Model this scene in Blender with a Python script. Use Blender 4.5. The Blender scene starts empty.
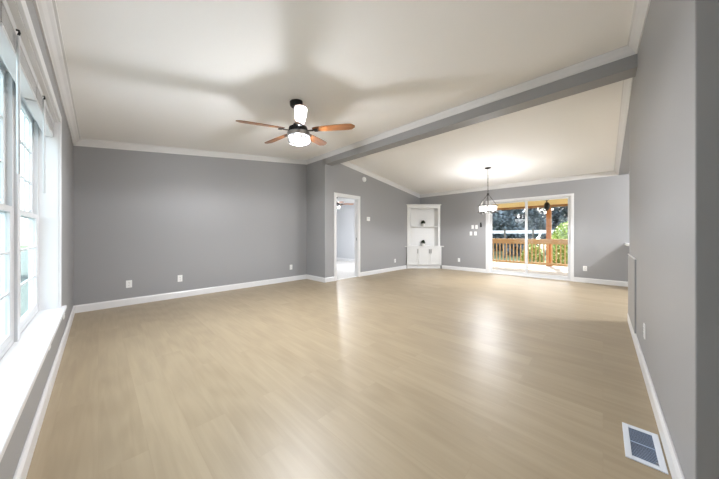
import bpy, bmesh, math, random
from mathutils import Vector, Matrix
random.seed(7)
S = bpy.context.scene
COL = S.collection
PI = math.pi

# ------------------------------------------------------------------ camera
cam_d = bpy.data.cameras.new('camera'); cam = bpy.data.objects.new('camera', cam_d); COL.objects.link(cam)
cam_d.sensor_width = 36; cam_d.lens = 252.2*36/719; cam_d.shift_y = -4.8/719
cam_d.clip_start = .02; cam_d.clip_end = 500
cam.location = (0, 0, 1.10); cam.rotation_euler = (PI/2, 0, -.803)
S.camera = cam

# ------------------------------------------------------------------ world, sun, exposure
W = bpy.data.worlds.new('sky'); S.world = W; W.use_nodes = True
wn = W.node_tree; bg = wn.nodes['Background']
sky = wn.nodes.new('ShaderNodeTexSky'); sky.sky_type = 'NISHITA'; sky.sun_disc = False
sky.sun_elevation = math.radians(50); sky.sun_rotation = math.radians(75)
sky.dust_density = 4; sky.air_density = 1.0
mixw = wn.nodes.new('ShaderNodeMixRGB'); mixw.inputs[0].default_value = .55
mixw.inputs[2].default_value = (5.2, 5.5, 5.9, 1)
wn.links.new(sky.outputs[0], mixw.inputs[1]); wn.links.new(mixw.outputs[0], bg.inputs[0])
bg.inputs[1].default_value = 1.05
sd = bpy.data.lights.new('sun', 'SUN'); sun = bpy.data.objects.new('sun', sd); COL.objects.link(sun)
sd.energy = 9.0; sd.angle = math.radians(.8); sd.color = (1, .95, .86)
sun.rotation_euler = Vector((-.95*.66, -.28*.66, -.75)).to_track_quat('-Z', 'Y').to_euler()
sun.location = (20, 6, 14)
S.view_settings.view_transform = 'Standard'; S.view_settings.look = 'None'
S.view_settings.gamma = 1; S.view_settings.use_curve_mapping = False
S.view_settings.exposure = 0.27
S.cycles.use_denoising = True
S.cycles.max_bounces = 10; S.cycles.diffuse_bounces = 6; S.cycles.transparent_max_bounces = 24
S.cycles.sample_clamp_indirect = 6; S.cycles.caustics_reflective = False; S.cycles.caustics_refractive = False
LAMP = dict(fan=195, fan_fill=120, chandelier=42, chandelier_fill=110, kitchen=230, hall=10, bedroom=240)

# ------------------------------------------------------------------ materials
def mat(name, col, rough=.5, metal=0, noise=0, nscale=20, bump=0, bscale=200, coat=0, spec=None):
    m = bpy.data.materials.new(name); m.use_nodes = True; t = m.node_tree; b = t.nodes['Principled BSDF']
    b.inputs['Base Color'].default_value = (*col, 1); b.inputs['Roughness'].default_value = rough
    b.inputs['Metallic'].default_value = metal
    if coat: b.inputs['Coat Weight'].default_value = coat; b.inputs['Coat Roughness'].default_value = .08
    if spec is not None: b.inputs['Specular IOR Level'].default_value = spec
    tc = t.nodes.new('ShaderNodeTexCoord')
    if noise:
        n = t.nodes.new('ShaderNodeTexNoise'); n.inputs['Scale'].default_value = nscale; n.inputs['Detail'].default_value = 5
        t.links.new(tc.outputs['Object'], n.inputs['Vector'])
        r = t.nodes.new('ShaderNodeValToRGB')
        r.color_ramp.elements[0].position = .3; r.color_ramp.elements[1].position = .7
        r.color_ramp.elements[0].color = (*[c*(1-noise) for c in col], 1)
        r.color_ramp.elements[1].color = (*[min(1, c*(1+noise)) for c in col], 1)
        t.links.new(n.outputs['Fac'], r.inputs[0]); t.links.new(r.outputs[0], b.inputs['Base Color'])
    if bump:
        n2 = t.nodes.new('ShaderNodeTexNoise'); n2.inputs['Scale'].default_value = bscale
        t.links.new(tc.outputs['Object'], n2.inputs['Vector'])
        bp = t.nodes.new('ShaderNodeBump'); bp.inputs['Strength'].default_value = bump; bp.inputs['Distance'].default_value = .002
        t.links.new(n2.outputs['Fac'], bp.inputs['Height']); t.links.new(bp.outputs[0], b.inputs['Normal'])
    return m

def wood(name, c1, c2, rough=.4, axis=0, scale=6, coat=0):
    m = mat(name, c1, rough, coat=coat); t = m.node_tree; b = t.nodes['Principled BSDF']
    tc = t.nodes.new('ShaderNodeTexCoord'); mp = t.nodes.new('ShaderNodeMapping')
    sc = [12, 12, 12]; sc[axis] = 1; mp.inputs['Scale'].default_value = sc
    n = t.nodes.new('ShaderNodeTexNoise'); n.inputs['Scale'].default_value = scale; n.inputs['Detail'].default_value = 8
    n.inputs['Distortion'].default_value = .6
    r = t.nodes.new('ShaderNodeValToRGB'); r.color_ramp.elements[0].color = (*c1, 1); r.color_ramp.elements[1].color = (*c2, 1)
    r.color_ramp.elements[0].position = .35; r.color_ramp.elements[1].position = .65
    t.links.new(tc.outputs['Object'], mp.inputs[0]); t.links.new(mp.outputs[0], n.inputs['Vector'])
    t.links.new(n.outputs['Fac'], r.inputs[0]); t.links.new(r.outputs[0], b.inputs['Base Color'])
    return m

def glass_mat(name, tint=(1, 1, 1), refl=.10, rough=0.0):
    m = bpy.data.materials.new(name); m.use_nodes = True; t = m.node_tree; t.nodes.clear()
    o = t.nodes.new('ShaderNodeOutputMaterial'); mx = t.nodes.new('ShaderNodeMixShader')
    tr = t.nodes.new('ShaderNodeBsdfTransparent'); tr.inputs[0].default_value = (*tint, 1)
    gl = t.nodes.new('ShaderNodeBsdfGlossy'); gl.inputs['Roughness'].default_value = rough
    fr = t.nodes.new('ShaderNodeLayerWeight'); fr.inputs[0].default_value = .5
    pw = t.nodes.new('ShaderNodeMath'); pw.operation = 'POWER'; pw.inputs[1].default_value = 5
    ml = t.nodes.new('ShaderNodeMath'); ml.operation = 'MULTIPLY_ADD'; ml.inputs[1].default_value = .14; ml.inputs[2].default_value = refl
    t.links.new(fr.outputs['Facing'], pw.inputs[0]); t.links.new(pw.outputs[0], ml.inputs[0])
    t.links.new(ml.outputs[0], mx.inputs[0]); t.links.new(tr.outputs[0], mx.inputs[1])
    t.links.new(gl.outputs[0], mx.inputs[2]); t.links.new(mx.outputs[0], o.inputs[0])
    return m

def emit_mat(name, col, st):
    m = bpy.data.materials.new(name); m.use_nodes = True; b = m.node_tree.nodes['Principled BSDF']
    b.inputs['Base Color'].default_value = (*col, 1); b.inputs['Emission Color'].default_value = (*col, 1)
    b.inputs['Emission Strength'].default_value = st
    return m

def plank_floor():
    m = bpy.data.materials.new('oak_vinyl_planks'); m.use_nodes = True; t = m.node_tree; b = t.nodes['Principled BSDF']
    N = t.nodes.new; Lk = t.links.new
    tc = N('ShaderNodeTexCoord'); mp = N('ShaderNodeMapping'); mp.inputs['Rotation'].default_value = (0, 0, PI/2)
    Lk(tc.outputs['Object'], mp.inputs[0])
    br = N('ShaderNodeTexBrick'); br.offset = .37; br.offset_frequency = 2
    br.inputs['Scale'].default_value = 1; br.inputs['Brick Width'].default_value = 1.22; br.inputs['Row Height'].default_value = .18
    br.inputs['Mortar Size'].default_value = .0012; br.inputs['Mortar Smooth'].default_value = .3
    br.inputs['Color1'].default_value = (.0, .0, .0, 1); br.inputs['Color2'].default_value = (1, 1, 1, 1); br.inputs['Mortar'].default_value = (.3, .3, .3, 1)
    Lk(mp.outputs[0], br.inputs['Vector'])
    tone = N('ShaderNodeValToRGB')
    tone.color_ramp.elements[0].color = (.345, .276, .183, 1); tone.color_ramp.elements[1].color = (.372, .30, .201, 1)
    Lk(br.outputs['Color'], tone.inputs[0])
    # grain, shifted from plank to plank
    sh = N('ShaderNodeVectorMath'); sh.operation = 'MULTIPLY_ADD'; sh.inputs[1].default_value = (9, 0, 5)
    Lk(br.outputs['Color'], sh.inputs[0]); Lk(tc.outputs['Object'], sh.inputs[2])
    mg = N('ShaderNodeMapping'); mg.inputs['Scale'].default_value = (14, .9, 1); Lk(sh.outputs[0], mg.inputs[0])
    n = N('ShaderNodeTexNoise'); n.inputs['Scale'].default_value = 1.6; n.inputs['Detail'].default_value = 7; n.inputs['Distortion'].default_value = 1.2
    Lk(mg.outputs[0], n.inputs['Vector'])
    gr = N('ShaderNodeValToRGB'); gr.color_ramp.elements[0].position = .36; gr.color_ramp.elements[1].position = .62
    gr.color_ramp.elements[0].color = (.95, .945, .94, 1); gr.color_ramp.elements[1].color = (1.03, 1.03, 1.03, 1)
    Lk(n.outputs['Fac'], gr.inputs[0])
    wv = N('ShaderNodeTexWave'); wv.wave_type = 'RINGS'; wv.inputs['Scale'].default_value = 1.5; wv.inputs['Distortion'].default_value = 7; wv.inputs['Detail'].default_value = 4
    mw = N('ShaderNodeMapping'); mw.inputs['Scale'].default_value = (5, .55, 1); Lk(sh.outputs[0], mw.inputs[0]); Lk(mw.outputs[0], wv.inputs['Vector'])
    wr = N('ShaderNodeValToRGB'); wr.color_ramp.elements[0].color = (.955, .95, .945, 1); wr.color_ramp.elements[1].color = (1.03, 1.03, 1.03, 1)
    Lk(wv.outputs['Fac'], wr.inputs[0])
    m1 = N('ShaderNodeMixRGB'); m1.blend_type = 'MULTIPLY'; m1.inputs[0].default_value = 1
    m2 = N('ShaderNodeMixRGB'); m2.blend_type = 'MULTIPLY'; m2.inputs[0].default_value = 1
    Lk(tone.outputs[0], m1.inputs[1]); Lk(gr.outputs[0], m1.inputs[2]); Lk(m1.outputs[0], m2.inputs[1]); Lk(wr.outputs[0], m2.inputs[2])
    seam = N('ShaderNodeMixRGB'); seam.blend_type = 'MIX'; seam.inputs[2].default_value = (.30, .22, .14, 1)
    fm = N('ShaderNodeMath'); fm.operation = 'MULTIPLY'; fm.inputs[1].default_value = .18
    Lk(br.outputs['Fac'], fm.inputs[0]); Lk(fm.outputs[0], seam.inputs[0])
    Lk(m2.outputs[0], seam.inputs[1]); Lk(seam.outputs[0], b.inputs['Base Color'])
    b.inputs['Roughness'].default_value = .42
    bp = N('ShaderNodeBump'); bp.inputs['Strength'].default_value = .08; bp.inputs['Distance'].default_value = .001
    Lk(n.outputs['Fac'], bp.inputs['Height']); Lk(bp.outputs[0], b.inputs['Normal'])
    return m

M = dict(
    wall=mat('grey_wall_paint', (.31, .31, .315), .47, bump=.12, bscale=260),
    ceil=mat('white_ceiling_paint', (.945, .945, .94), .8, bump=.1, bscale=120),
    trim=mat('white_trim_paint', (.73, .73, .735), .3),
    floor=plank_floor(),
    vinyl=mat('white_window_vinyl', (.64, .65, .66), .28),
    glass=glass_mat('window_glass', (.98, .99, .985), .02),
    tint=glass_mat('greenish_window_glass', (.86, .91, .90), .02),
    plate=mat('white_plastic', (.85, .85, .84), .3),
    slot=mat('dark_slot', (.02, .02, .02), .6),
    black=mat('black_metal', (.012, .012, .013), .38, .4),
    chrome=mat('brushed_chrome', (.42, .42, .43), .3, 1),
    bronze=mat('dark_bronze', (.05, .045, .04), .4, .8),
    blade=wood('walnut_blade', (.17, .055, .014), (.30, .115, .03), .32, 0, 5, coat=.6),
    cab=mat('white_cabinet_paint', (.69, .69, .68), .35),
    nickel=mat('dark_nickel', (.07, .068, .065), .4, .8),
    pot=mat('white_ceramic', (.8, .79, .75), .3),
    leaf=mat('dark_plant_leaf', (.018, .045, .012), .5, noise=.4, nscale=40),
    carpet=mat('pale_carpet', (.60, .59, .57), .95, noise=.12, nscale=160, bump=.5, bscale=500),
    vent=mat('white_vent_enamel', (.70, .74, .80), .35),
    ventslat=mat('grey_blue_vent_slat', (.36, .43, .56), .4),
    duct=mat('duct_dark', (.05, .065, .10), .7),
    bulb=emit_mat('glowing_bulb', (1, .96, .9), 1.2),
    shade=emit_mat('glowing_glass_shade', (1, .97, .93), 1.4),
    clear=glass_mat('clear_lamp_glass', (.86, .86, .86), .0, .1),
    deck=wood('pale_deck_boards', (.34, .31, .28), (.42, .39, .35), .7, 1, 3),
    rail=wood('golden_pine_rail', (.62, .38, .18), (.72, .48, .25), .6, 1, 4),
    pine=wood('golden_pine_soffit', (.80, .58, .30), (.85, .66, .38), .6, 1, 4),
    post=wood('orange_cedar_post', (.50, .20, .07), (.60, .27, .10), .6, 2, 4),
    beam=wood('brown_porch_beam', (.30, .15, .06), (.40, .22, .10), .6, 1, 4),
    lawn=mat('lawn_grass', (.07, .10, .045), .9, noise=.5, nscale=1.2),
    tleaf=mat('dark_tree_leaves', (.055, .072, .08), .6, noise=.6, nscale=1.5),
    tleaf2=mat('blue_green_tree_leaves', (.10, .125, .14), .6, noise=.6, nscale=1.5),
    bleaf=mat('bright_bush_leaves', (.22, .29, .04), .5, noise=.5, nscale=9),
    bark=mat('grey_bark', (.10, .085, .07), .9, noise=.4, nscale=8),
    palewall=mat('pale_grey_wall_paint', (.52, .53, .55), .6),
    sage=mat('sage_shrub_leaves', (.15, .19, .17), .6, noise=.4, nscale=3),
    gravel=mat('grey_green_gravel', (.065, .085, .078), .9, noise=.25, nscale=9),
    concrete=mat('pale_bounce_concrete', (.60, .60, .60), .8, noise=.1, nscale=6),
    fence=mat('white_fence_paint', (.5, .5, .5), .5),
    siding=mat('pale_siding', (.6, .6, .58), .6),
    counter=mat('pale_grey_countertop', (.62, .62, .61), .3, noise=.15, nscale=30),
)

# ------------------------------------------------------------------ mesh helpers
class MB:
    def __init__(s): s.bm = bmesh.new()
    def box(s, x0, x1, y0, y1, z0, z1, mtx=None):
        v = [s.bm.verts.new(p) for p in ((x0,y0,z0),(x1,y0,z0),(x1,y1,z0),(x0,y1,z0),(x0,y0,z1),(x1,y0,z1),(x1,y1,z1),(x0,y1,z1))]
        for f in ((3,2,1,0),(4,5,6,7),(0,1,5,4),(1,2,6,5),(2,3,7,6),(3,0,4,7)): s.bm.faces.new([v[i] for i in f])
        if mtx: bmesh.ops.transform(s.bm, matrix=mtx, verts=v)
        return s
    def prism(s, loop, off):
        """loop: 3D polygon, off: extrusion vector"""
        off = Vector(off); a = [s.bm.verts.new(p) for p in loop]; b = [s.bm.verts.new(Vector(p)+off) for p in loop]; n = len(a)
        s.bm.faces.new(a[::-1]); s.bm.faces.new(b)
        for i in range(n): s.bm.faces.new((a[i], a[(i+1) % n], b[(i+1) % n], b[i]))
        return s
    def sweep(s, prof, p0, p1, out):
        """prof: (outwards, up) points carried from p0 to p1; out: horizontal unit vector away from the wall"""
        out = Vector((*out, 0)); p0 = Vector(p0); p1 = Vector(p1)
        loop = [p0 + out*o + Vector((0, 0, u)) for o, u in prof]
        return s.prism(loop, p1-p0)
    def tube(s, pts, r, n=10, cap=True):
        pts = [Vector(p) for p in pts]; rings = []
        rr = r if isinstance(r, (list, tuple)) else [r]*len(pts); up = None
        for i, p in enumerate(pts):
            d = (pts[min(i+1, len(pts)-1)] - pts[max(i-1, 0)]).normalized()
            if up is None: up = Vector((0, 0, 1)) if abs(d.z) < .9 else Vector((1, 0, 0))
            a = d.cross(up).normalized(); b = a.cross(d).normalized(); up = b
            rings.append([s.bm.verts.new(p + (a*math.cos(2*PI*k/n) + b*math.sin(2*PI*k/n))*rr[i]) for k in range(n)])
        for A, B in zip(rings, rings[1:]):
            for k in range(n): s.bm.faces.new((A[k], A[(k+1) % n], B[(k+1) % n], B[k]))
        if cap: s.bm.faces.new(rings[0][::-1]); s.bm.faces.new(rings[-1])
        return s
    def ring(s, c, R, r, n=32, m=8):
        c = Vector(c); V = [[s.bm.verts.new(c + Vector(((R+r*math.cos(2*PI*j/m))*math.cos(2*PI*i/n), (R+r*math.cos(2*PI*j/m))*math.sin(2*PI*i/n), r*math.sin(2*PI*j/m)))) for j in range(m)] for i in range(n)]
        for i in range(n):
            for j in range(m): s.bm.faces.new((V[i][j], V[(i+1) % n][j], V[(i+1) % n][(j+1) % m], V[i][(j+1) % m]))
        return s
    def lathe(s, prof, c=(0, 0, 0), n=32, mtx=None):
        c = Vector(c); rings = []; new = []
        for r, z in prof:
            if r < 1e-5: rings.append([s.bm.verts.new(c + Vector((0, 0, z)))])
            else: rings.append([s.bm.verts.new(c + Vector((r*math.cos(2*PI*k/n), r*math.sin(2*PI*k/n), z))) for k in range(n)])
            new += rings[-1]
        for A, B in zip(rings, rings[1:]):
            if len(A) == 1 and len(B) == 1: continue
            for k in range(n):
                if len(A) == 1: s.bm.faces.new((A[0], B[(k+1) % n], B[k]))
                elif len(B) == 1: s.bm.faces.new((A[k], A[(k+1) % n], B[0]))
                else: s.bm.faces.new((A[k], A[(k+1) % n], B[(k+1) % n], B[k]))
        if mtx: bmesh.ops.transform(s.bm, matrix=mtx, verts=new)
        return s
    def build(s, name, m, parent=None, bevel=0, smooth=False, loc=None):
        bmesh.ops.recalc_face_normals(s.bm, faces=s.bm.faces[:])
        me = bpy.data.meshes.new(name); s.bm.to_mesh(me); s.bm.free()
        me.materials.append(M[m]); o = bpy.data.objects.new(name, me); COL.objects.link(o)
        if parent: o.parent = parent
        if loc: o.location = loc
        if smooth:
            for p in me.polygons: p.use_smooth = True
            try: me.set_sharp_from_angle(angle=math.radians(40))
            except Exception: pass
        if bevel:
            b = o.modifiers.new('bevel', 'BEVEL'); b.width = bevel; b.segments = 2; b.limit_method = 'ANGLE'
        return o

def thing(name, label, cat, loc=(0, 0, 0), rz=0, group=None):
    o = bpy.data.objects.new(name, None); COL.objects.link(o); o.empty_display_size = .1
    o.location = loc; o.rotation_euler = (0, 0, rz); return tag(o, label, cat, group)
def tag(o, label, cat, group=None, kind=None):
    o['label'] = label; o['category'] = cat
    if group: o['group'] = group
    if kind: o['kind'] = kind
    return o
def struct(o, label=None, cat=None):
    o['kind'] = 'structure'
    if label: o['label'] = label
    if cat: o['category'] = cat
    return o
def copy_tree(o, parent=None):
    c = o.copy(); COL.objects.link(c)
    if parent: c.parent = parent
    for ch in list(o.children): copy_tree(ch, c)
    return c

# ------------------------------------------------------------------ room dimensions (metres)
WX, GY, RY, BX0, BX1, PY, FX = -.242, 5.33, -.24, 3.62, 3.83, 4.60, 7.77
RY2, RX0, RX1 = -.39, 1.502, 4.66      # right wall: back face, near end, far end
YB = -3.4                              # back of the rooms behind the right wall
ZW, ZF, SL, SF = 2.436, 2.471, .131, .1226
ZBEAM = 2.722
zl = lambda x: ZW + SL*(x-WX)          # ceiling over the living side
zf = lambda x: ZF + SF*(FX-x)          # ceiling over the dining side
BEDX, BEDY, BEDZ = 7.2, 9.6, 2.39

# ------------------------------------------------------------------ structure
floor = struct(MB().box(WX-.02, FX+.02, YB-.02, GY+.02, -.12, 0).build('floor', 'floor'), 'light oak plank floor with a matt sheen', 'floor')
# ceilings
c = MB()
c.prism([(WX-.3, YB-.2, zl(WX-.3)), (BX0+.1, YB-.2, zl(BX0+.1)), (BX0+.1, YB-.2, zl(BX0+.1)+.15), (WX-.3, YB-.2, zl(WX-.3)+.15)], (0, GY-YB+.4, 0))
struct(c.build('ceiling', 'ceil'), 'white sloping ceiling over the living area', 'ceiling')
c = MB()
c.prism([(BX1-.1, YB-.2, zf(BX1-.1)), (FX+.3, YB-.2, zf(FX+.3)), (FX+.3, YB-.2, zf(FX+.3)+.15), (BX1-.1, YB-.2, zf(BX1-.1)+.15)], (0, PY-YB+.32, 0))
struct(c.build('ceiling', 'ceil'), 'white sloping ceiling over the dining area', 'ceiling')
# beam on the ridge
struct(MB().box(BX0, BX1, YB, PY+.06, ZBEAM, 3.0).build('trim_1', 'wall', bevel=.003), 'grey boxed ceiling beam between living and dining areas', 'beam')

# left (window) wall with an opening
OY0, OY1, OZ0, OZ1 = .91, 3.41, .46, 2.085
w = MB(); T = .13
w.box(WX-T, WX, YB-.1, OY0, -.1, 2.6).box(WX-T, WX, OY1, GY+.1, -.1, 2.6)
w.box(WX-T, WX, OY0, OY1, -.1, OZ0).box(WX-T, WX, OY0, OY1, OZ1, 2.6)
struct(w.build('wall_left', 'wall'), 'grey wall with the left window', 'wall')
struct(MB().box(WX-.1, BX0+.12, GY, GY+.12, -.1, 3.1).build('wall_back', 'wall'), 'long grey end wall of the living area', 'wall')
struct(MB().box(BX0, BX0+.12, PY+.12, GY+.05, -.1, 3.0).build('wall_stub', 'wall'), 'short grey return wall beside the doorway', 'wall')
# partition with doorway
DX0, DX1, DZ = 3.955, 4.715, 2.04
w = MB()
w.box(BX0, DX0, PY, PY+.12, -.1, 3.0).box(DX1, FX+.1, PY, PY+.12, -.1, 3.0).box(DX0, DX1, PY, PY+.12, DZ, 3.0)
struct(w.build('wall_partition', 'wall'), 'grey partition wall with the open doorway', 'wall')
# far wall with the sliding door opening
SY0, SY1, SZ = .535, 2.365, 2.03
w = MB()
w.box(FX, FX+.14, YB-.1, SY0, -.1, 2.6).box(FX, FX+.14, SY1, PY+.1, -.1, 2.6).box(FX, FX+.14, SY0, SY1, SZ, 2.6)
w.box(FX, FX+.14, PY+.1, BEDY, -.1, 2.6)
struct(w.build('wall_far', 'wall'), 'grey far wall with the sliding glass door', 'wall')
# right wall, its header and the hidden walls behind it
w = MB()
w.prism([(RX0, RY2, -.1), (RX1, RY2, -.1), (RX1, RY2, 2.98), (BX0+.1, RY2, 3.04), (RX0, RY2, 2.9)], (0, RY-RY2, 0))
struct(w.build('wall_right', 'wall', bevel=.004), 'close grey wall along the right side', 'wall')
w = MB()
w.prism([(RX1-.01, RY2, zf(RX1)-.09), (FX+.02, RY2, zf(FX)-.09), (FX+.02, RY2, zf(FX)+.02), (RX1-.01, RY2, zf(RX1)+.02)], (0, RY-RY2, 0))
struct(w.build('wall_header', 'wall'), 'sloping grey header over the kitchen opening', 'header')
w = MB()
w.box(WX-.1, 4.6, YB-.12, YB, -.1, 3.1).box(7.2, FX+.1, YB-.12, YB, -.1, 3.1).box(4.6, 7.2, YB-.12, YB, -.1, .95).box(4.6, 7.2, YB-.12, YB, 2.15, 3.1)
struct(w.build('wall_rear', 'wall'), 'grey wall closing the kitchen and hall', 'wall')
# bedroom beyond the doorway
struct(MB().box(BX0+.12, BEDX, PY+.06, BEDY, -.12, .004).build('floor_bedroom', 'carpet'), 'pale carpet in the bedroom', 'floor')
struct(MB().box(BX0+.12, BEDX+.6, PY+.12, BEDY+.1, BEDZ, BEDZ+.1).build('ceiling_bedroom', 'ceil'), 'white bedroom ceiling', 'ceiling')
struct(MB().box(BEDX, BEDX+.12, PY+.12, BEDY, -.1, BEDZ+.02).build('wall_bedroom_far', 'palewall'), 'grey bedroom wall seen through the doorway', 'wall')
struct(MB().box(BX0, BX0+.14, GY+.05, BEDY, -.1, BEDZ+.02).build('wall_bedroom_left', 'wall'), 'grey bedroom side wall', 'wall')
w = MB()
w.box(BX0-.1, 4.6, BEDY, BEDY+.12, -.1, 2.5).box(6.2, BEDX+.1, BEDY, BEDY+.12, -.1, 2.5).box(4.6, 6.2, BEDY, BEDY+.12, -.1, .7).box(4.6, 6.2, BEDY, BEDY+.12, 2.0, 2.5)
struct(w.build('wall_bedroom_back', 'wall'), 'grey bedroom end wall', 'wall')
struct(MB().box(BEDX-.014, BEDX, PY+.13, BEDY-.01, .004, .11).build('baseboard_bedroom', 'trim', bevel=.003), 'white bedroom baseboard', 'baseboard')
wn_ = MB(); 
wn_.box(4.6, 4.66, BEDY+.03, BEDY+.09, .7, 2.0).box(6.14, 6.2, BEDY+.03, BEDY+.09, .7, 2.0).box(4.6, 6.2, BEDY+.03, BEDY+.09, .7, .76).box(4.6, 6.2, BEDY+.03, BEDY+.09, 1.94, 2.0).box(5.37, 5.43, BEDY+.03, BEDY+.09, .7, 2.0)
wb = struct(wn_.build('window_2', 'vinyl'), 'white bedroom window', 'window')
MB().box(4.66, 6.14, BEDY+.058, BEDY+.062, .76, 1.94).build('pane', 'glass', wb)

kf = MB(); yk = YB-.08  # added kitchen window, out of view, lets fill daylight into the dining side
for xx in (4.6, 5.44, 6.30, 7.14): kf.box(xx, xx+.06, yk, yk+.05, 1.01, 2.09)
kf.box(4.6, 7.2, yk, yk+.05, .95, 1.01).box(4.6, 7.2, yk, yk+.05, 2.09, 2.15)
wk = struct(kf.build('added_window', 'vinyl'), 'added white kitchen window, out of view, for fill daylight', 'window')
MB().box(4.66, 7.14, yk+.02, yk+.024, 1.01, 2.09).build('pane', 'glass', wk)

# crown moulding: (outwards, up) profile hanging from the ceiling
CR = [(0, .02), (0, -.09), (.010, -.09), (.012, -.078), (.024, -.066), (.040, -.040), (.056, -.024), (.060, -.012), (.072, -.010), (.072, .02)]
def crown(n, p0, p1, out, label):
    struct(MB().sweep(CR, p0, p1, out).build('trim_%d' % n, 'trim'), label, 'crown moulding')
crown(2, (WX, YB, ZW), (WX, GY, ZW), (1, 0), 'white crown moulding above the left window')
crown(3, (WX, GY, ZW), (BX0, GY, zl(BX0)), (0, -1), 'white crown moulding along the long end wall')
crown(4, (BX0, YB, zl(BX0)), (BX0, GY, zl(BX0)), (-1, 0), 'white crown moulding along the ceiling beam')
crown(5, (RX0-.0, RY, zl(RX0)), (BX0, RY, zl(BX0)), (0, 1), 'white crown moulding at top of the close right wall')
crown(6, (BX1, PY, zf(BX1)), (FX, PY, zf(FX)), (0, -1), 'white crown moulding above the doorway')
crown(7, (FX, PY, ZF), (FX, RY, ZF), (-1, 0), 'white crown moulding above the sliding door')
crown(8, (BX1, RY, zf(BX1)), (FX, RY, zf(FX)), (0, 1), 'white crown moulding along the kitchen header')
crown(9, (RX1, RY2, zf(RX1)), (FX, RY2, zf(FX)), (0, -1), 'white crown moulding on the kitchen side of the header')

# baseboards
BB = [(0, 0), (0, .108), (.008, .108), (.012, .098), (.016, .09), (.016, 0)]
def base(side, p0, p1, out):
    struct(MB().sweep(BB, (*p0, 0), (*p1, 0), out).build('baseboard_'+side, 'trim', bevel=.002), 'white baseboard', 'baseboard')
base('left', (WX, YB), (WX, GY), (1, 0))
base('back', (WX, GY), (BX0, GY), (0, -1))
base('stub', (BX0, GY), (BX0, PY-.016), (-1, 0))
base('partition_left', (BX0-.016, PY), (3.89, PY), (0, -1))
base('partition_right', (4.78, PY), (6.94, PY), (0, -1))
base('far_left', (FX, 3.77), (FX, 2.435), (-1, 0))
base('far_right', (FX, .488), (FX, -.40), (-1, 0))
base('right', (RX0, RY), (RX1+.016, RY), (0, 1))
base('right_end', (RX1, RY2), (RX1, RY+.016), (1, 0))
base('right_near_end', (RX0, RY2), (RX0, RY+.016), (-1, 0))

# interior doorway trim
d = MB()
d.box(DX0-.065, DX0+.004, PY-.018, PY, 0, DZ-.004).box(DX1-.004, DX1+.065, PY-.018, PY, 0, DZ-.004).box(DX0-.065, DX1+.065, PY-.018, PY, DZ-.004, DZ+.065)
d.box(DX0, DX0+.018, PY, PY+.12, 0, DZ-.018).box(DX1-.018, DX1, PY, PY+.12, 0, DZ-.018).box(DX0, DX1, PY, PY+.12, DZ-.018, DZ)
dr = struct(d.build('door_2', 'trim', bevel=.003), 'white cased open doorway to the bedroom', 'doorway')
MB().box(DX0+.018, DX1-.018, PY+.02, PY+.075, 0, .012).build('threshold', 'trim', dr, bevel=.003)
MB().box(DX1-.021, DX1-.017, PY+.03, PY+.06, .95, 1.02).build('strike_plate', 'chrome', dr)
for hz in (.25, 1.05, 1.85):
    MB().box(DX0+.017, DX0+.021, PY+.06, PY+.09, hz-.045, hz+.045).build('hinge', 'chrome', dr)

# ------------------------------------------------------------------ left window on the left wall
XF = WX-.105                                           # outer window plane
w = MB()
w.box(WX, WX+.016, OY0-.06, OY0+.004, OZ0, OZ1-.004).box(WX, WX+.016, OY1-.004, OY1+.06, OZ0, OZ1-.004).box(WX, WX+.016, OY0-.06, OY1+.06, OZ1-.004, OZ1+.062)
win = struct(w.build('window_1', 'trim', bevel=.002), 'white triple window with raised blinds on the left wall', 'window')
j = MB()
j.box(XF, WX, OY1-.012, OY1, OZ0, OZ1-.012).box(XF, WX, OY0, OY0+.012, OZ0, OZ1-.012).box(XF, WX, OY0, OY1, OZ1-.012, OZ1)
j.build('window_jamb', 'trim', win)
MB().box(XF, WX+.045, OY0-.075, OY1+.075, OZ0-.025, OZ0+.004).build('window_sill', 'trim', win, bevel=.005)
MB().box(WX, WX+.014, OY0-.06, OY1+.06, OZ0-.055, OZ0-.025).build('window_apron', 'trim', win, bevel=.003)
UN = [(.922, 1.675), (1.755, 2.505), (2.585, 3.398)]
for y0, y1 in ((1.675, 1.755), (2.505, 2.585)):
    MB().box(XF-.03, XF+.015, y0, y1, OZ0, OZ1-.012).build('mullion', 'vinyl', win, bevel=.003)
for y0, y1 in UN:
    f = MB()
    f.box(XF-.05, XF, y0, y0+.03, OZ0, OZ1-.012).box(XF-.05, XF, y1-.03, y1, OZ0, OZ1-.012).box(XF-.05, XF, y0+.03, y1-.03, OZ1-.045, OZ1-.012).box(XF-.05, XF, y0+.03, y1-.03, OZ0, OZ0+.03)
    fr = f.build('window_frame', 'vinyl', win, bevel=.002)
    a, b = y0+.03, y1-.03
    zm = 1.245
    for nm, xs, z0, z1 in (('lower_sash', XF-.022, OZ0+.03, zm+.02), ('upper_sash', XF-.044, zm-.02, OZ1-.045)):
        s_ = MB(); x0, x1 = xs, xs+.02; st = .042
        s_.box(x0, x1, a, a+st, z0, z1).box(x0, x1, b-st, b, z0, z1).box(x0, x1, a+st, b-st, z0, z0+st).box(x0, x1, a+st, b-st, z1-.035, z1)
        so = s_.build(nm, 'vinyl', win, bevel=.002)
        g = MB(); hgt = (z1-.035-z0-st)
        for k in (1, 2):
            zz = z0+st+hgt*k/3; g.box(x0+.004, x1-.004, a+st, b-st, zz-.0055, zz+.0055)
        if nm == 'upper_sash':
            for k in (1, 2):
                yy = a+st+(b-a-2*st)*k/3; g.box(x0+.005, x1-.005, yy-.008, yy+.008, z0+st, z1-.035)
        g.build('muntins', 'vinyl', so)
        MB().box(x0+.008, x0+.011, a+st-.005, b-st+.005, z0+st-.005, z1-.03).build('pane', 'tint', so)
    MB().box(XF-.002, XF+.012, (a+b)/2-.03, (a+b)/2+.03, zm+.02, zm+.035).build('sash_lock', 'vinyl', win, bevel=.003)

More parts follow.
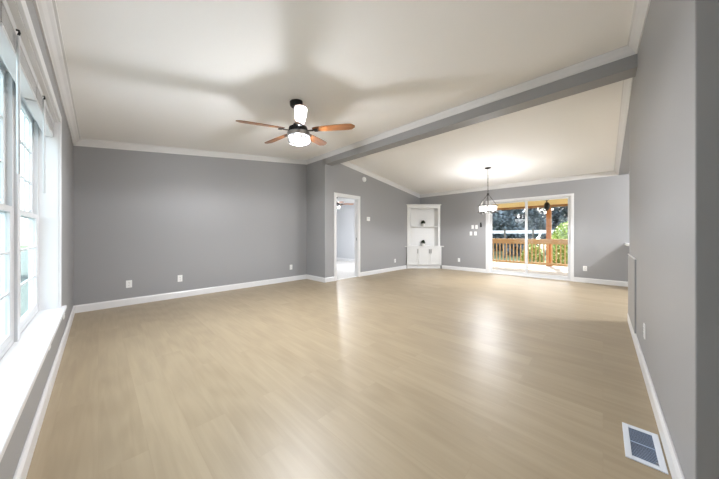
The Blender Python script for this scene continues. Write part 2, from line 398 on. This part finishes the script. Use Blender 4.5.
# raised blinds, one in each half
def blind(y0, y1, wy, label):
    t = thing('window_blind', label, 'blind', (WX-.05, (y0+y1)/2, OZ1-.012), 0, None)
    h = (y1-y0)/2-.008
    MB().box(-.028, .028, -h, h, -.045, -.002).build('headrail', 'vinyl', t, bevel=.003)
    sl = MB()
    for k in range(12): sl.box(-.025, .025, -h+.004, h-.004, -.052-k*.006, -.049-k*.006)
    sl.build('slat_stack', 'vinyl', t)
    MB().box(-.026, .026, -h+.004, h-.004, -.14, -.122).build('bottom_rail', 'vinyl', t, bevel=.004)
    wl = wy-(y0+y1)/2
    wd = MB().tube([(.034, wl, -.05), (.036, wl, -.69)], .0055, 8).build('tilt_wand', 'vinyl', t, smooth=True)
    MB().tube([(.026, wl, -.028), (.036, wl, -.026), (.038, wl, -.036), (.034, wl, -.052)], .0045, 8).build('wand_hook', 'black', wd, smooth=True)
    return t
blind(.924, 1.714, 1.10, 'white blind raised at the top of the nearest left window, cut by the frame edge')
blind(1.716, 2.544, 1.95, 'white blind raised at the top of the middle left window, wand nearer the camera')
blind(2.546, 3.396, 2.75, 'white blind raised at the top of the farthest left window, beside the wall corner')

# ------------------------------------------------------------------ sliding glass door
t = MB(); x = FX
t.box(x-.018, x, SY0-.045, SY0+.008, 0, SZ-.008).box(x-.018, x, SY1-.01, SY1+.065, 0, SZ-.008).box(x-.018, x, SY0-.045, SY1+.065, SZ-.008, SZ+.042)
t.box(x, x+.12, SY0, SY0+.02, 0, SZ-.02).box(x, x+.12, SY1-.03, SY1, 0, SZ-.02).box(x, x+.12, SY0, SY1, SZ-.02, SZ).box(x+.0001, x+.12, SY0+.02, SY1-.03, 0, .03)
sdr = struct(t.build('door_1', 'trim', bevel=.003), 'white sliding glass door to the porch', 'door')
ym = (SY0+SY1)/2
for nm, xx, y0, y1 in (('sliding_panel', x+.02, SY0+.02, ym+.025), ('fixed_panel', x+.06, ym-.025, SY1-.03)):
    p = MB(); st = .05
    p.box(xx, xx+.035, y0, y0+st, .03, SZ-.022).box(xx, xx+.035, y1-st, y1, .03, SZ-.022).box(xx, xx+.035, y0+st, y1-st, .03, .10).box(xx, xx+.035, y0+st, y1-st, SZ-.06, SZ-.022)
    po = p.build(nm, 'vinyl', sdr, bevel=.003)
    MB().box(xx+.015, xx+.020, y0+st-.005, y1-st+.005, .095, SZ-.055).build('pane', 'glass', po)
    if nm == 'sliding_panel':
        MB().box(xx-.022, xx, y0+.02, y0+.04, .92, 1.10).box(xx-.004, xx, y0+.012, y0+.048, .90, 1.12).build('handle', 'vinyl', po, bevel=.003)

# ------------------------------------------------------------------ outlets, switches, thermostat, detector
def plate_base(name, label, cat, loc, rz, w=.07, h=.115, group=None):
    """stands on a wall; local +X faces the room"""
    t = thing(name, label, cat, loc, rz, group)
    MB().box(0, .006, -w/2, w/2, -h/2, h/2).build('cover_plate', 'plate', t, bevel=.0025)
    return t
def outlet(label, loc, rz):
    t = plate_base('wall_outlet', label, 'outlet', loc, rz)
    for s in (-1, 1):
        r = MB().lathe([(0, 0), (.0165, 0), (.0165, .003), (.015, .004), (0, .004)], n=20, mtx=Matrix.Translation((.005, 0, s*.021)) @ Matrix.Rotation(PI/2, 4, 'Y')).build('socket', 'plate', t)
        sl = MB()
        for yy in (-.006, .006): sl.box(.0088, .0096, yy-.0011, yy+.0011, s*.021-.001, s*.021+.008)
        sl.box(.0088, .0096, -.002, .002, s*.021-.010, s*.021-.006)
        sl.build('slots', 'slot', r)
    MB().lathe([(0, 0), (.003, 0), (.003, .0015), (0, .002)], n=12, mtx=Matrix.Translation((.006, 0, 0)) @ Matrix.Rotation(PI/2, 4, 'Y')).build('screw', 'chrome', t)
    return t
def switch(label, loc, rz, w=.07):
    t = plate_base('light_switch', label, 'switch', loc, rz, w, .115, None)
    MB().box(.005, .010, -.017, .017, -.033, .033).build('rocker', 'plate', t, bevel=.002)
    return t
R_LEFT, R_GABLE, R_FAR, R_RIGHT = 0, -PI/2, PI, PI/2
outlet('white wall outlet under the left window, nearer the camera', (WX, 2.82, .348), R_LEFT)
outlet('white wall outlet on window wall, between window and corner', (WX, 3.89, .315), R_LEFT)
outlet('white wall outlet on the long grey wall, nearest the window corner', (.334, GY, .33), R_GABLE)
outlet('middle of three white outlets on the long grey wall', (.994, GY, .335), R_GABLE)
outlet('white wall outlet on the long grey wall, beside the return wall', (3.179, GY, .33), R_GABLE)
outlet('white wall outlet between the doorway and the corner cabinet', (6.336, PY, .30), R_GABLE)
outlet('white wall outlet between the corner cabinet and the sliding door', (FX, 3.212, .315), R_FAR)
outlet('white wall outlet on the far wall, right of sliding door', (FX, .297, .323), R_FAR)
outlet('white wall outlet low on the close right wall, seen edge on', (3.014, RY, .335), R_RIGHT)
switch('upper left white switch of four beside the sliding door', (FX, 2.80, 1.33), R_FAR)
switch('upper right white switch of four beside the sliding door', (FX, 2.69, 1.33), R_FAR)
switch('lower left white switch of four beside the sliding door', (FX, 2.85, 1.136), R_FAR)
switch('lower right white switch of four beside the sliding door', (FX, 2.72, 1.136), R_FAR)
t = thing('fan_remote', 'black remote control in a wall holder beside the sliding door', 'remote', (FX, 2.565, 1.385), R_FAR)
MB().box(0, .010, -.026, .026, -.065, .02).build('holder', 'black', t, bevel=.003)
MB().box(.010, .024, -.021, .021, -.055, .07).build('handset', 'black', t, bevel=.004)
b_ = MB()
for k in range(4): b_.box(.0235, .026, -.009, .009, .05-k*.022, .058-k*.022)
b_.build('buttons', 'nickel', t)
t = thing('thermostat', 'small white square thermostat beside the bedroom doorway', 'thermostat', (5.098, PY, 1.527), R_GABLE)
MB().box(0, .024, -.06, .06, -.055, .055).build('housing', 'plate', t, bevel=.008)
MB().box(.0235, .0255, -.03, .03, -.012, .032).build('display', 'vent', t, bevel=.002)
t = thing('smoke_detector', 'round white smoke detector high above the thermostat', 'smoke detector', (4.938, PY, 2.577), R_GABLE)
ry = Matrix.Rotation(PI/2, 4, 'Y')
MB().lathe([(0, 0), (.068, 0), (.068, .012), (.062, .018), (0, .018)], n=32, mtx=ry).build('mounting_ring', 'plate', t, smooth=True)
MB().lathe([(.058, .017), (.058, .030), (.045, .042), (.015, .046), (0, .046)], n=32, mtx=ry).build('cover', 'plate', t, smooth=True)
MB().lathe([(0, 0), (.004, 0), (.004, .003), (0, .004)], n=10, mtx=Matrix.Translation((.043, .03, 0)) @ ry).build('status_light', 'slot', t)

# white corner guard / end panel at the far end of the right wall
t = thing('end_panel', 'narrow white waist-high panel on the far end of the right wall', 'panel', (RX1, RY, 0), 0)
MB().box(-.92, .0, .0005, .012, .109, .85).build('board', 'wall', t)
MB().box(-.925, .0, .0005, .014, .85, .86).build('cap', 'trim', t, bevel=.002)

# floor register
t = thing('floor_vent', 'white metal floor vent with slanted louvers beside the right wall', 'vent', (1.97, -.148, 0), 0)
fw, fd = .157, .068
MB().box(-fw, fw, -fd, -fd+.024, 0, .006).box(-fw, fw, fd-.024, fd, 0, .006).box(-fw, -fw+.028, -fd+.024, fd-.024, 0, .006).box(fw-.028, fw, -fd+.024, fd-.024, 0, .006).build('frame', 'vent', t, bevel=.002)
MB().box(-fw+.02, fw-.02, -fd+.02, fd-.02, .0004, .0012).build('damper', 'duct', t)
lv = MB(); n = 22
for k in range(n):
    xx = -fw+.032+(2*fw-.064)*k/(n-1)
    lv.box(-.0036, .0036, -fd+.024, fd-.024, -.0006, .0006, Matrix.Translation((xx, 0, .0040)) @ Matrix.Rotation(.3, 4, 'Y'))
lv.build('louvers', 'ventslat', t)
MB().box(-.004, .004, -fd+.024, fd-.024, .001, .0066).build('crossbar', 'ventslat', t)
MB().box(-fw+.034, -fw+.040, -fd+.026, -fd+.034, .003, .012).build('damper_lever', 'chrome', t)

# ------------------------------------------------------------------ corner cabinet
cab = thing('corner_cabinet', 'white built-in corner cabinet with open shelves and three doors', 'cabinet', (7.345, 4.175, 0), -PI/4)
HB, ZC = .595, .735
def tri(h, y, z0, z1, m=.0):       # five-sided plan filling the corner
    d = .601 - m
    return [(-h, y, z0), (h, y, z0), (h, max(y+.001, d-h), z0), (0, d, z0), (-h, max(y+.001, d-h), z0)], (0, 0, z1-z0)
MB().prism(*tri(.545, .045, 0, .10, .02)).build('plinth', 'trim', cab)
MB().prism(*tri(.565, .0, .10, ZC-.03, .02)).build('base_carcass', 'cab', cab, bevel=.002)
w_ = .365
for i, cx in enumerate((-.372, 0, .372)):
    dd = MB(); x0, x1, z0, z1 = cx-w_/2, cx+w_/2, .125, ZC-.055
    dd.box(x0, x0+.055, -.020, 0, z0, z1).box(x1-.055, x1, -.020, 0, z0, z1).box(x0+.055, x1-.055, -.020, 0, z0, z0+.055).box(x0+.055, x1-.055, -.020, 0, z1-.055, z1).box(x0+.05, x1-.05, -.012, 0, z0+.05, z1-.05)
    do = dd.build('door', 'cab', cab, bevel=.002)
    hx = (x1-.028) if i < 2 else (x0+.028)
    MB().tube([(hx, -.021, z1-.05), (hx, -.045, z1-.055), (hx, -.048, z1-.115), (hx, -.045, z1-.175), (hx, -.021, z1-.18)], .0065, 8).build('handle', 'nickel', do, smooth=True)
MB().prism([(-.64, -.035, ZC-.03), (.64, -.035, ZC-.03), (.585, .012, ZC-.03), (0, .592, ZC-.03), (-.585, .012, ZC-.03)], (0, 0, .03)).build('counter', 'cab', cab, bevel=.006)
# hutch
HU, YU, ZT = .54, .04, 2.06
MB().box(-HU, -HU+.075, YU, YU+.02, ZC, ZT).box(HU-.075, HU, YU, YU+.02, ZC, ZT).box(-HU+.075, HU-.075, YU, YU+.02, ZT-.10, ZT).build('face_frame', 'cab', cab, bevel=.002)
BK, BY = .395, .195
MB().prism([(-HU+.005, YU+.02, ZC), (-BK, BY, ZC), (-BK, BY+.012, ZC), (-HU+.005, YU+.035, ZC)], (0, 0, ZT-ZC)).build('side_panel', 'cab', cab)
MB().prism([(HU-.005, YU+.02, ZC), (BK, BY, ZC), (BK, BY+.012, ZC), (HU-.005, YU+.035, ZC)], (0, 0, ZT-ZC)).build('side_panel', 'cab', cab)
MB().box(-BK, BK, BY, BY+.012, ZC, ZT).build('back_panel', 'cab', cab)
def shelf_loop(z, f=YU+.004, b=BY-.002): return [(-HU+.02, f+.018, z), (-HU+.06, f, z), (HU-.06, f, z), (HU-.02, f+.018, z), (BK, b, z), (-BK, b, z)]
MB().prism(shelf_loop(1.355), (0, 0, .028)).build('shelf', 'cab', cab, bevel=.003)
for zz in (1.085, 1.65):
    MB().box(-.36, .30, BY-.02, BY-.001, zz, zz+.014).build('ledge', 'cab', cab, bevel=.002)
MB().prism(shelf_loop(ZT-.02), (0, 0, .02)).build('top_panel', 'cab', cab)
MB().prism([(-HU-.03, YU-.03, ZT), (HU+.03, YU-.03, ZT), (HU+.028, YU+.02, ZT), (0, .59, ZT), (-HU-.028, YU+.02, ZT)], (0, 0, .028)).build('cornice', 'cab', cab, bevel=.006)

def potted_plant(label, lx, ly, z, seed, s=1):
    wp = Matrix.Rotation(-PI/4, 4, 'Z') @ Vector((lx, ly, 0))
    t = thing('potted_plant', label, 'plant', (7.345+wp.x, 4.175+wp.y, z), 0)
    MB().lathe([(0, 0), (.032*s, 0), (.042*s, .07*s), (.046*s, .075*s), (.046*s, .082*s), (.038*s, .082*s), (.034*s, .06*s), (0, .06*s)], n=24).build('pot', 'pot', t, smooth=True)
    rnd = random.Random(seed); m = MB()
    for k in range(260):
        a = rnd.uniform(0, 2*PI); e = rnd.uniform(-.7, 1.5); L = rnd.uniform(.045, .075)*s
        d = Vector((math.cos(a)*math.cos(e), math.sin(a)*math.cos(e), math.sin(e))); side = d.cross(Vector((0, 0, 1)))
        side = side.normalized()*.013*s if side.length > .01 else Vector((.013*s, 0, 0))
        p = Vector((0, 0, .125*s)) + d*.012*s; q = p + d*L*.5; r = p + d*L + Vector((0, 0, -.012*s))
        vs = [m.bm.verts.new(v) for v in (p, q+side, r, q-side)]
        m.bm.faces.new(vs)
    m.build('foliage', 'leaf', t)
    MB().lathe([(0, .055*s), (.036*s, .055*s), (.03*s, .07*s), (0, .075*s)], n=16).build('soil', 'bark', t)
    return t
potted_plant('small green plant in white pot on the upper cabinet shelf', .0, .115, 1.384, 1, 1.0)
potted_plant('small green plant in white pot on the cabinet counter', .0, .115, .7355, 2, 1.0)

# ------------------------------------------------------------------ ceiling fan
def blade_mesh(L0, L1, w0, w1, th=.007, pitch=-.20):
    m = MB(); pts = []; n = 12
    top, bot = [], []
    for i in range(n+1):
        f = i/n; x = L0+(L1-L0)*f; w = w0+(w1-w0)*math.sin(min(1, f*1.3)*PI/2)
        if f > .86: w *= math.sqrt(max(.0, 1-((f-.86)/.14)**2*.93))
        if f < .06: w *= .75
        top.append((x, w)); 
    loop = [(x, w, 0) for x, w in top] + [(x, -w, 0) for x, w in reversed(top)]
    m.prism(loop, (0, 0, th))
    bmesh.ops.transform(m.bm, matrix=Matrix.Rotation(pitch, 4, 'X'), verts=m.bm.verts[:])
    return m
def ceiling_fan(loc, label, ang0, tilt, R=.70, body=1.0, drop=.30, light=None, name='ceiling_fan', glow='bulb', tilt_z=0):
    fan = thing(name, label, 'ceiling fan', loc)
    fan.rotation_euler = (0, -tilt, 0)
    # origin at the ceiling, z goes down
    MB().lathe([(0, 0), (.075, 0), (.075, -.045), (.062, -.062), (.03, -.068), (0, -.068)], n=32).build('canopy', 'black', fan, smooth=True)
    MB().tube([(0, 0, -.06), (0, 0, -drop+.05)], .014, 14).build('downrod', 'black', fan, smooth=True)
    z = -drop
    MB().lathe([(0, z+.075), (.04, z+.075), (.055, z+.06), (.055, z+.035), (.105, z+.025), (.112, z), (.10, z-.03), (0, z-.03)], n=36).build('motor_housing', 'black', fan, smooth=True)
    for k in range(5):
        a = ang0+k*2*PI/5
        b = blade_mesh(.17, R, .042, .062).build('blade', 'blade', fan, bevel=.0015)
        b.location = (0, 0, z-.012); b.rotation_euler = (0, 0, a)
        irn = MB().box(.07, .235, -.013, .013, -.014, -.006).box(.19, .235, -.035, .035, -.014, -.008)
        bmesh.ops.transform(irn.bm, matrix=Matrix.Rotation(-.12, 4, 'X'), verts=irn.bm.verts[:])
        irn.build('blade_iron', 'black', b, bevel=.002)
    kit = MB()
    for zz in (z-.080, z-.115, z-.155): kit.ring((0, 0, zz), .130 if zz > z-.1 else .122 if zz > z-.13 else .116, .005)
    for k in range(10):
        a = k*2*PI/10; ca, sa = math.cos(a), math.sin(a)
        kit.tube([(.128*ca, .128*sa, z-.075), (.13*ca, .13*sa, z-.10), (.118*ca, .118*sa, z-.155)], .0035, 6)
    kit.lathe([(0, z-.03), (.131, z-.036), (.133, z-.078), (.128, z-.078), (.126, z-.046), (0, z-.046)], n=36)
    k_ = kit.build('light_cage', 'chrome', fan, smooth=True)
    MB().lathe([(.122, z-.05), (.124, z-.10), (.112, z-.16), (.06, z-.172), (0, z-.175)], n=36).build('glass_bowl', 'clear', k_, smooth=True)
    for k in range(3):
        a = k*2*PI/3+.4; c_ = (.055*math.cos(a), .055*math.sin(a), 0)
        bb = MB().lathe([(0, z-.125), (.016, z-.12), (.024, z-.10), (.018, z-.075), (.012, z-.06), (0, z-.06)], c=c_, n=16).build('bulb', glow, k_, smooth=True)
        MB().lathe([(0, z-.046), (.013, z-.046), (.013, z-.066), (0, z-.066)], c=c_, n=14).build('bulb_socket', 'black', bb)
    return fan
FANP = (1.635, 2.625)
fan = ceiling_fan((*FANP, zl(FANP[0])), 'five-bladed brown wood ceiling fan with chrome light over the living area', math.radians(24), .085, R=.68, drop=.325)
def lamp(name, loc, energy, size, parent=None, col=(.955, .965, 1)):
    l = bpy.data.lights.new(name, 'POINT'); l.energy = energy; l.shadow_soft_size = size; l.color = col
    o = bpy.data.objects.new(name, l); COL.objects.link(o); o.location = loc
    if parent: o.parent = parent
    return o
lamp('fan_light', (0, 0, -.325-.11), LAMP['fan'], .065, fan)
def fill_spot(name, z, e, size, parent):
    sp = bpy.data.lights.new(name, 'SPOT'); sp.energy = e; sp.shadow_soft_size = size; sp.color = (.955, .965, 1)
    sp.spot_size = math.radians(178); sp.spot_blend = .2
    o = bpy.data.objects.new(name, sp); COL.objects.link(o); o.location = (0, 0, z); o.parent = parent
fill_spot('fan_fill_spot', -.325-.13, LAMP['fan_fill'], .035, fan)  # added spot, fills the living area without blade shadows on the ceiling

fan2 = ceiling_fan((5.56, 6.48, BEDZ), 'tan-bladed ceiling fan in the bedroom, seen through the doorway', math.radians(-38), 0, R=.62, drop=.24)
lamp('fan_light', (0, 0, -.24-.11), LAMP['bedroom'], .04, fan2)

# ------------------------------------------------------------------ chandelier
CHX, CHY = 6.28, 1.92; CHZ = zf(CHX)
ch = thing('chandelier', 'dark metal ring chandelier with glowing glass shades over the dining area', 'chandelier', (CHX, CHY, CHZ))
zr = 1.62-CHZ
MB().lathe([(0, .006), (.065, -.002), (.065, -.014), (.05, -.022), (.012, -.03), (0, -.03)], n=28).build('canopy', 'bronze', ch, smooth=True)
st = MB().tube([(0, 0, -.02), (0, 0, zr+.44)], .006, 10)
for k in range(6): st.ring((0, 0, -.1-k*.08), .008, .003, 12, 6)
st.build('stem', 'bronze', ch, smooth=True)
MB().lathe([(0, zr+.45), (.022, zr+.44), (.026, zr+.41), (.012, zr+.38), (0, zr+.38)], n=20).build('hub', 'bronze', ch, smooth=True)
fr = MB()
for k in range(6):
    a = k*PI/3+.2; fr.tube([(.015*math.cos(a), .015*math.sin(a), zr+.41), (.21*math.cos(a), .21*math.sin(a), zr+.15), (.21*math.cos(a), .21*math.sin(a), zr)], .005, 8)
fr.tube([(0, 0, zr+.40), (0, 0, zr+.0)], .005, 8)
for k in range(6):
    a = k*PI/3+.2; fr.tube([(0, 0, zr+.01), (.21*math.cos(a), .21*math.sin(a), zr)], .004, 8)
fr.build('frame', 'bronze', ch, smooth=True)
rg = MB().ring((0, 0, zr), .21, .008).ring((0, 0, zr+.15), .21, .006)
rg.build('ring', 'bronze', ch, smooth=True)
for k in range(6):
    a = k*PI/3+.2+PI/6; c_ = (.14*math.cos(a), .14*math.sin(a), 0)
    so = MB().lathe([(.0, zr+.03), (.036, zr+.03), (.042, zr+.05), (.042, zr+.14), (.040, zr+.14), (.040, zr+.05), (.034, zr+.034), (0, zr+.034)], c=c_, n=20).build('glass_shade', 'shade', ch, smooth=True)
    MB().lathe([(0, zr-.03), (.012, zr-.028), (.016, zr), (.016, zr+.03), (0, zr+.03)], c=c_, n=14).build('cup', 'bronze', so, smooth=True)
lamp('chandelier_light', (0, 0, zr+.09), LAMP['chandelier'], .05, ch)
fill_spot('chandelier_fill_spot', zr-.02, LAMP['chandelier_fill'], .14, ch)  # added spot, even fill for the dining walls and floor

# ------------------------------------------------------------------ kitchen counter peeking past the right wall
t = thing('kitchen_cabinet', 'white base cabinet under pale counter behind the right wall', 'cabinet', (FX, -1.2, 0), 0)
MB().box(-.60, -.002, -.80, .78, .10, .885).box(-.53, -.002, -.80, .78, 0, .10).build('carcass', 'cab', t, bevel=.002)
for k in range(3):
    y0 = -.79+k*.525; do = MB().box(-.622, -.60, y0, y0+.515, .12, .87).build('door', 'cab', t, bevel=.003)
    MB().tube([(-.622, y0+.47, .70), (-.645, y0+.47, .705), (-.645, y0+.47, .80), (-.622, y0+.47, .805)], .005, 8).build('handle', 'nickel', do)
wt = tag(MB().box(-.64, -.002, -.82, .87, .885, .925).build('countertop', 'counter', loc=(FX, -1.2, 0), bevel=.004), 'pale counter corner poking out past the right wall', 'countertop')

# added fill lamps, out of view in the kitchen and hall
def added_fill_lamp(x, y, z, label, e):
    t = thing('fill_lamp', label, 'added fill lamp', (x, y, z))
    MB().lathe([(0, 0), (.16, 0), (.16, -.02), (0, -.02)], n=32).build('base', 'plate', t)
    MB().lathe([(.15, -.02), (.14, -.06), (.08, -.085), (0, -.09)], n=32).build('diffuser', 'shade', t, smooth=True)
    lamp('fill_lamp_light', (0, 0, -.2), e, .13, t)
added_fill_lamp(6.0, -1.9, zf(6.0)-.02, 'added round white fill lamp on the kitchen ceiling, out of view', LAMP['kitchen'])
added_fill_lamp(.7, -1.6, zl(.7), 'added round white fill lamp on the hall ceiling behind the camera', LAMP['hall'])

# ------------------------------------------------------------------ porch
DXE = 11.45
struct(MB().box(FX+.14, DXE+.2, -3, 8, -.20, -.05).build('porch_deck', 'deck'), 'pale porch deck boards', 'deck')
s_ = MB().prism([(FX+.1, -3, 2.52), (DXE+.25, -3, 2.16), (DXE+.25, -3, 2.30), (FX+.1, -3, 2.65)], (0, 11, 0))
struct(s_.build('porch_roof', 'pine'), 'golden boarded porch ceiling', 'roof')
struct(MB().box(DXE-.03, DXE+.12, -3, 8, 2.115, 2.20).build('porch_beam', 'beam', bevel=.005), 'brown beam at porch edge', 'beam')
t = thing('porch_railing', 'golden wood porch railing with slim balusters beyond the sliding door', 'railing', (DXE-.12, 2.5, -.05), 0)
MB().box(-.07, .07, -5.4, 5.4, .955, .99).build('top_rail', 'rail', t, bevel=.004)
MB().box(-.02, .02, -5.4, 5.4, .80, .955).build('upper_rail', 'rail', t)
MB().box(-.02, .02, -5.4, 5.4, .05, .12).build('lower_rail', 'rail', t)
b0 = None
for k in range(88):
    y = -5.3+k*.121
    if b0 is None: b0 = MB().box(-.038, -.002, -.018, .018, .03, .84).build('baluster', 'rail', t)
    else:
        b1 = b0.copy(); COL.objects.link(b1); b0_ = b1
        b1.location = (0, y+5.3, 0)
for o in t.children:
    if o.name.startswith('baluster'): o.location.y -= 5.3
def post(y, label):
    t = thing('porch_post', label, 'post', (DXE+.045, y, -.05))
    MB().box(-.07, .07, -.07, .07, 0, 2.163).build('shaft', 'post', t, bevel=.008)
    MB().box(-.082, .082, -.082, .082, 0, .10).build('base_trim', 'post', t, bevel=.004)
post(1.43, 'orange wood porch post behind the railing, in right door panel')
# porch light
t = thing('porch_light', 'black hanging porch light with pale glass shades before the post', 'lamp', (10.35, 1.34, 2.28))
MB().lathe([(0, .01), (.06, 0), (.06, -.03), (.02, -.05), (0, -.05)], n=24).build('canopy', 'black', t, smooth=True)
MB().tube([(0, 0, -.04), (0, 0, -.2)], .016, 12).build('rod', 'black', t)
MB().lathe([(0, -.10), (.04, -.11), (.075, -.16), (.085, -.25), (.06, -.33), (.02, -.38), (0, -.39)], n=24).build('body', 'black', t, smooth=True)
for k in range(2):
    a = k*PI+PI/2-.1; ca, sa = math.cos(a), math.sin(a)
    arm = MB().tube([(.06*ca, .06*sa, -.30), (.12*ca, .12*sa, -.31), (.15*ca, .15*sa, -.34)], .009, 8).build('arm', 'black', t)
    MB().lathe([(.015, -.31), (.03, -.33), (.036, -.375), (.032, -.375), (0, -.325)], c=(.15*ca, .15*sa, 0), n=18).build('glass_shade', 'shade', arm, smooth=True)

# ------------------------------------------------------------------ garden
struct(MB().box(-60, 90, -60, 80, -1.1, -.9).build('lawn', 'lawn'), 'green lawn around the house', 'lawn')
struct(MB().box(-5.0, WX-.14, -14, 6.4, -1.0, -.85).build('bounce_slab', 'concrete'), 'added pale concrete slab bouncing light in through the left windows', 'bounce_slab')  # added pale ground, out of view, bounces daylight up to the ceiling
struct(MB().box(-16, 3.5, 6.4, 60, -1.0, -.86).build('gravel_yard', 'gravel'), 'dark gravel yard beyond the bounce slab', 'yard')
def leaves(m, rnd, c, rad, n, size):
    c = Vector(c)
    for k in range(n):
        while True:
            p = Vector([rnd.uniform(-1, 1) for _ in range(3)])
            if .25 < p.length < 1: break
        p = p.normalized()*(p.length**.5)
        q = c + Vector((p.x*rad[0], p.y*rad[1], p.z*rad[2]))
        u = Vector([rnd.gauss(0, 1) for _ in range(3)]).normalized(); v = u.cross(Vector([rnd.gauss(0, 1) for _ in range(3)])).normalized()
        s = size*rnd.uniform(.6, 1.3)
        vs = [m.bm.verts.new(q+w) for w in (u*s, v*s*.55, -u*s, -v*s*.55)]
        m.bm.faces.new(vs)
def tree_proto(seed, H, R, leafm, size=.19, n=800):
    rnd = random.Random(seed)
    t = thing('tree', 'x', 'tree', (0, 0, 0))
    tk = MB().tube([(0, 0, 0), (.05, .02, H*.3), (-.05, .06, H*.6), (0, 0, H*.85)], [.22, .17, .11, .03], 10)
    for k in range(7):
        a = rnd.uniform(0, 2*PI); z = H*rnd.uniform(.15, .6)
        tk.tube([(0, 0, z), (math.cos(a)*R*.4, math.sin(a)*R*.4, z+.5), (math.cos(a)*R*.8, math.sin(a)*R*.8, z+1.1)], [.07, .045, .015], 7)
    tk.build('trunk', 'bark', t)
    m = MB()
    for k in range(15):
        f = k/14; z = H*(.10+.85*f); rr = R*(.35+.65*math.sin(PI*(.25+.7*f)))
        a = rnd.uniform(0, 2*PI); d = rr*rnd.uniform(.2, .65)
        leaves(m, rnd, (math.cos(a)*d, math.sin(a)*d, z), (rr*.7, rr*.7, H*.11), n, size)
    m.build('crown', leafm, t); return t
ta = tree_proto(3, 8.5, 2.6, 'tleaf'); tb = tree_proto(5, 7.5, 2.5, 'tleaf2')
ta['label'] = 'x'
spots = [(28, .4, 0, 1.0), (28, 6.6, 1, 1.0), (28, 12.9, 0, 1.0), (28, 19.6, 1, 1.0), (28, -5.8, 1, 1.0), (35, 3.5, 1, 1.0), (35, 9.7, 0, 1.0), (35, 22.3, 0, 1.0), (35, 15.9, 1, 1.0), (35, -2.7, 0, 1.0),
         (28, -12, 0, 1.0), (35, -9, 1, 1.0), (42.5, 9.0, 0, 1.25), (42.5, 1.0, 1, 1.25), (42.5, 17.2, 1, 1.25)]
first = {0: ta, 1: tb}; used = set()
names = ['directly behind the porch post', 'seen in the middle of the sliding door', 'in line with the left door panel', 'at the left edge of the left door panel', 'right of the sliding door view', 'tall, in the second row behind the centre of the door', 'tall, in the second row behind the left door panel',
         'far left along the tree line', 'tall, far left in the second row', 'second row, behind the porch post', 'right end of the front tree row', 'right end of the second row', 'tallest, third row, middle', 'third row, right of centre', 'third row, left end']
for i, (x, y, kd, sc) in enumerate(spots):
    o = first[kd] if kd not in used else copy_tree(first[kd]); used.add(kd)
    o.location = (x, y, -.9); o.scale = (sc, sc, sc); o.rotation_euler = (0, 0, i*1.3)
    o['label'] = ('dark leafy tree ' if kd == 0 else 'blue-green leafy tree ') + names[i]; o['group'] = 'trees beyond the lawn'
# bushes by the porch
def bush(loc, rad, seed, label, n=2200, size=.05, cat='bush'):
    t = thing('bush', label, cat, loc, 0, None); rnd = random.Random(seed)
    m = MB(); leaves(m, rnd, (0, 0, rad[2]), rad, n, size); m.build('foliage', 'bleaf', t)
    s2 = MB()
    for k in range(5):
        a = k*1.3; s2.tube([(0, 0, 0), (math.cos(a)*rad[0]*.5, math.sin(a)*rad[1]*.5, rad[2]*1.1)], [.02, .008], 6)
    s2.build('stems', 'bark', t)
bush((12.7, 2.15, -.9), (.6, .42, .82), 11, 'yellow-green bush behind the railing, left of the porch post')
bush((12.6, 1.05, -.9), (.6, .42, .80), 12, 'yellow-green bush behind the railing, right of the porch post')
bush((16.5, 1.25, -.9), (.9, .75, 1.35), 13, 'tall light green shrub at right edge of the sliding door view', 3500, .06)
# white fence
t = thing('rail_fence', 'white board fence in front of the trees beyond the lawn', 'fence', (24, 6, -.9))
MB().box(-.02, .02, -14, 14, 2.10, 2.36).build('top_board', 'fence', t)
for k in range(15):
    y = -14+k*2
    MB().box(-.06, .02, y-.06, y+.06, 0, 2.46).build('fence_post', 'bark', t)
# garden side of the left window
def hedge(loc, rad, seed, label):
    t = thing('hedge_shrub', label, 'shrub', loc); rnd = random.Random(seed)
    m = MB(); leaves(m, rnd, (0, 0, rad[2]), rad, 4200, .09); m.build('foliage', 'sage', t)
    MB().tube([(0, 0, 0), (0, 0, rad[2]*1.3)], [.06, .02], 8).build('stem', 'bark', t)
for k in range(6):
    hedge((-9.6+k*2.9, 19+.3*(k % 2), -.9), (1.2, 1.5, 1.0), 30+k, ['first (leftmost)', 'second from left', 'third from left', 'third from right', 'second from right', 'last (rightmost)'][k]+' grey-green shrub in the row across the gravel yard')
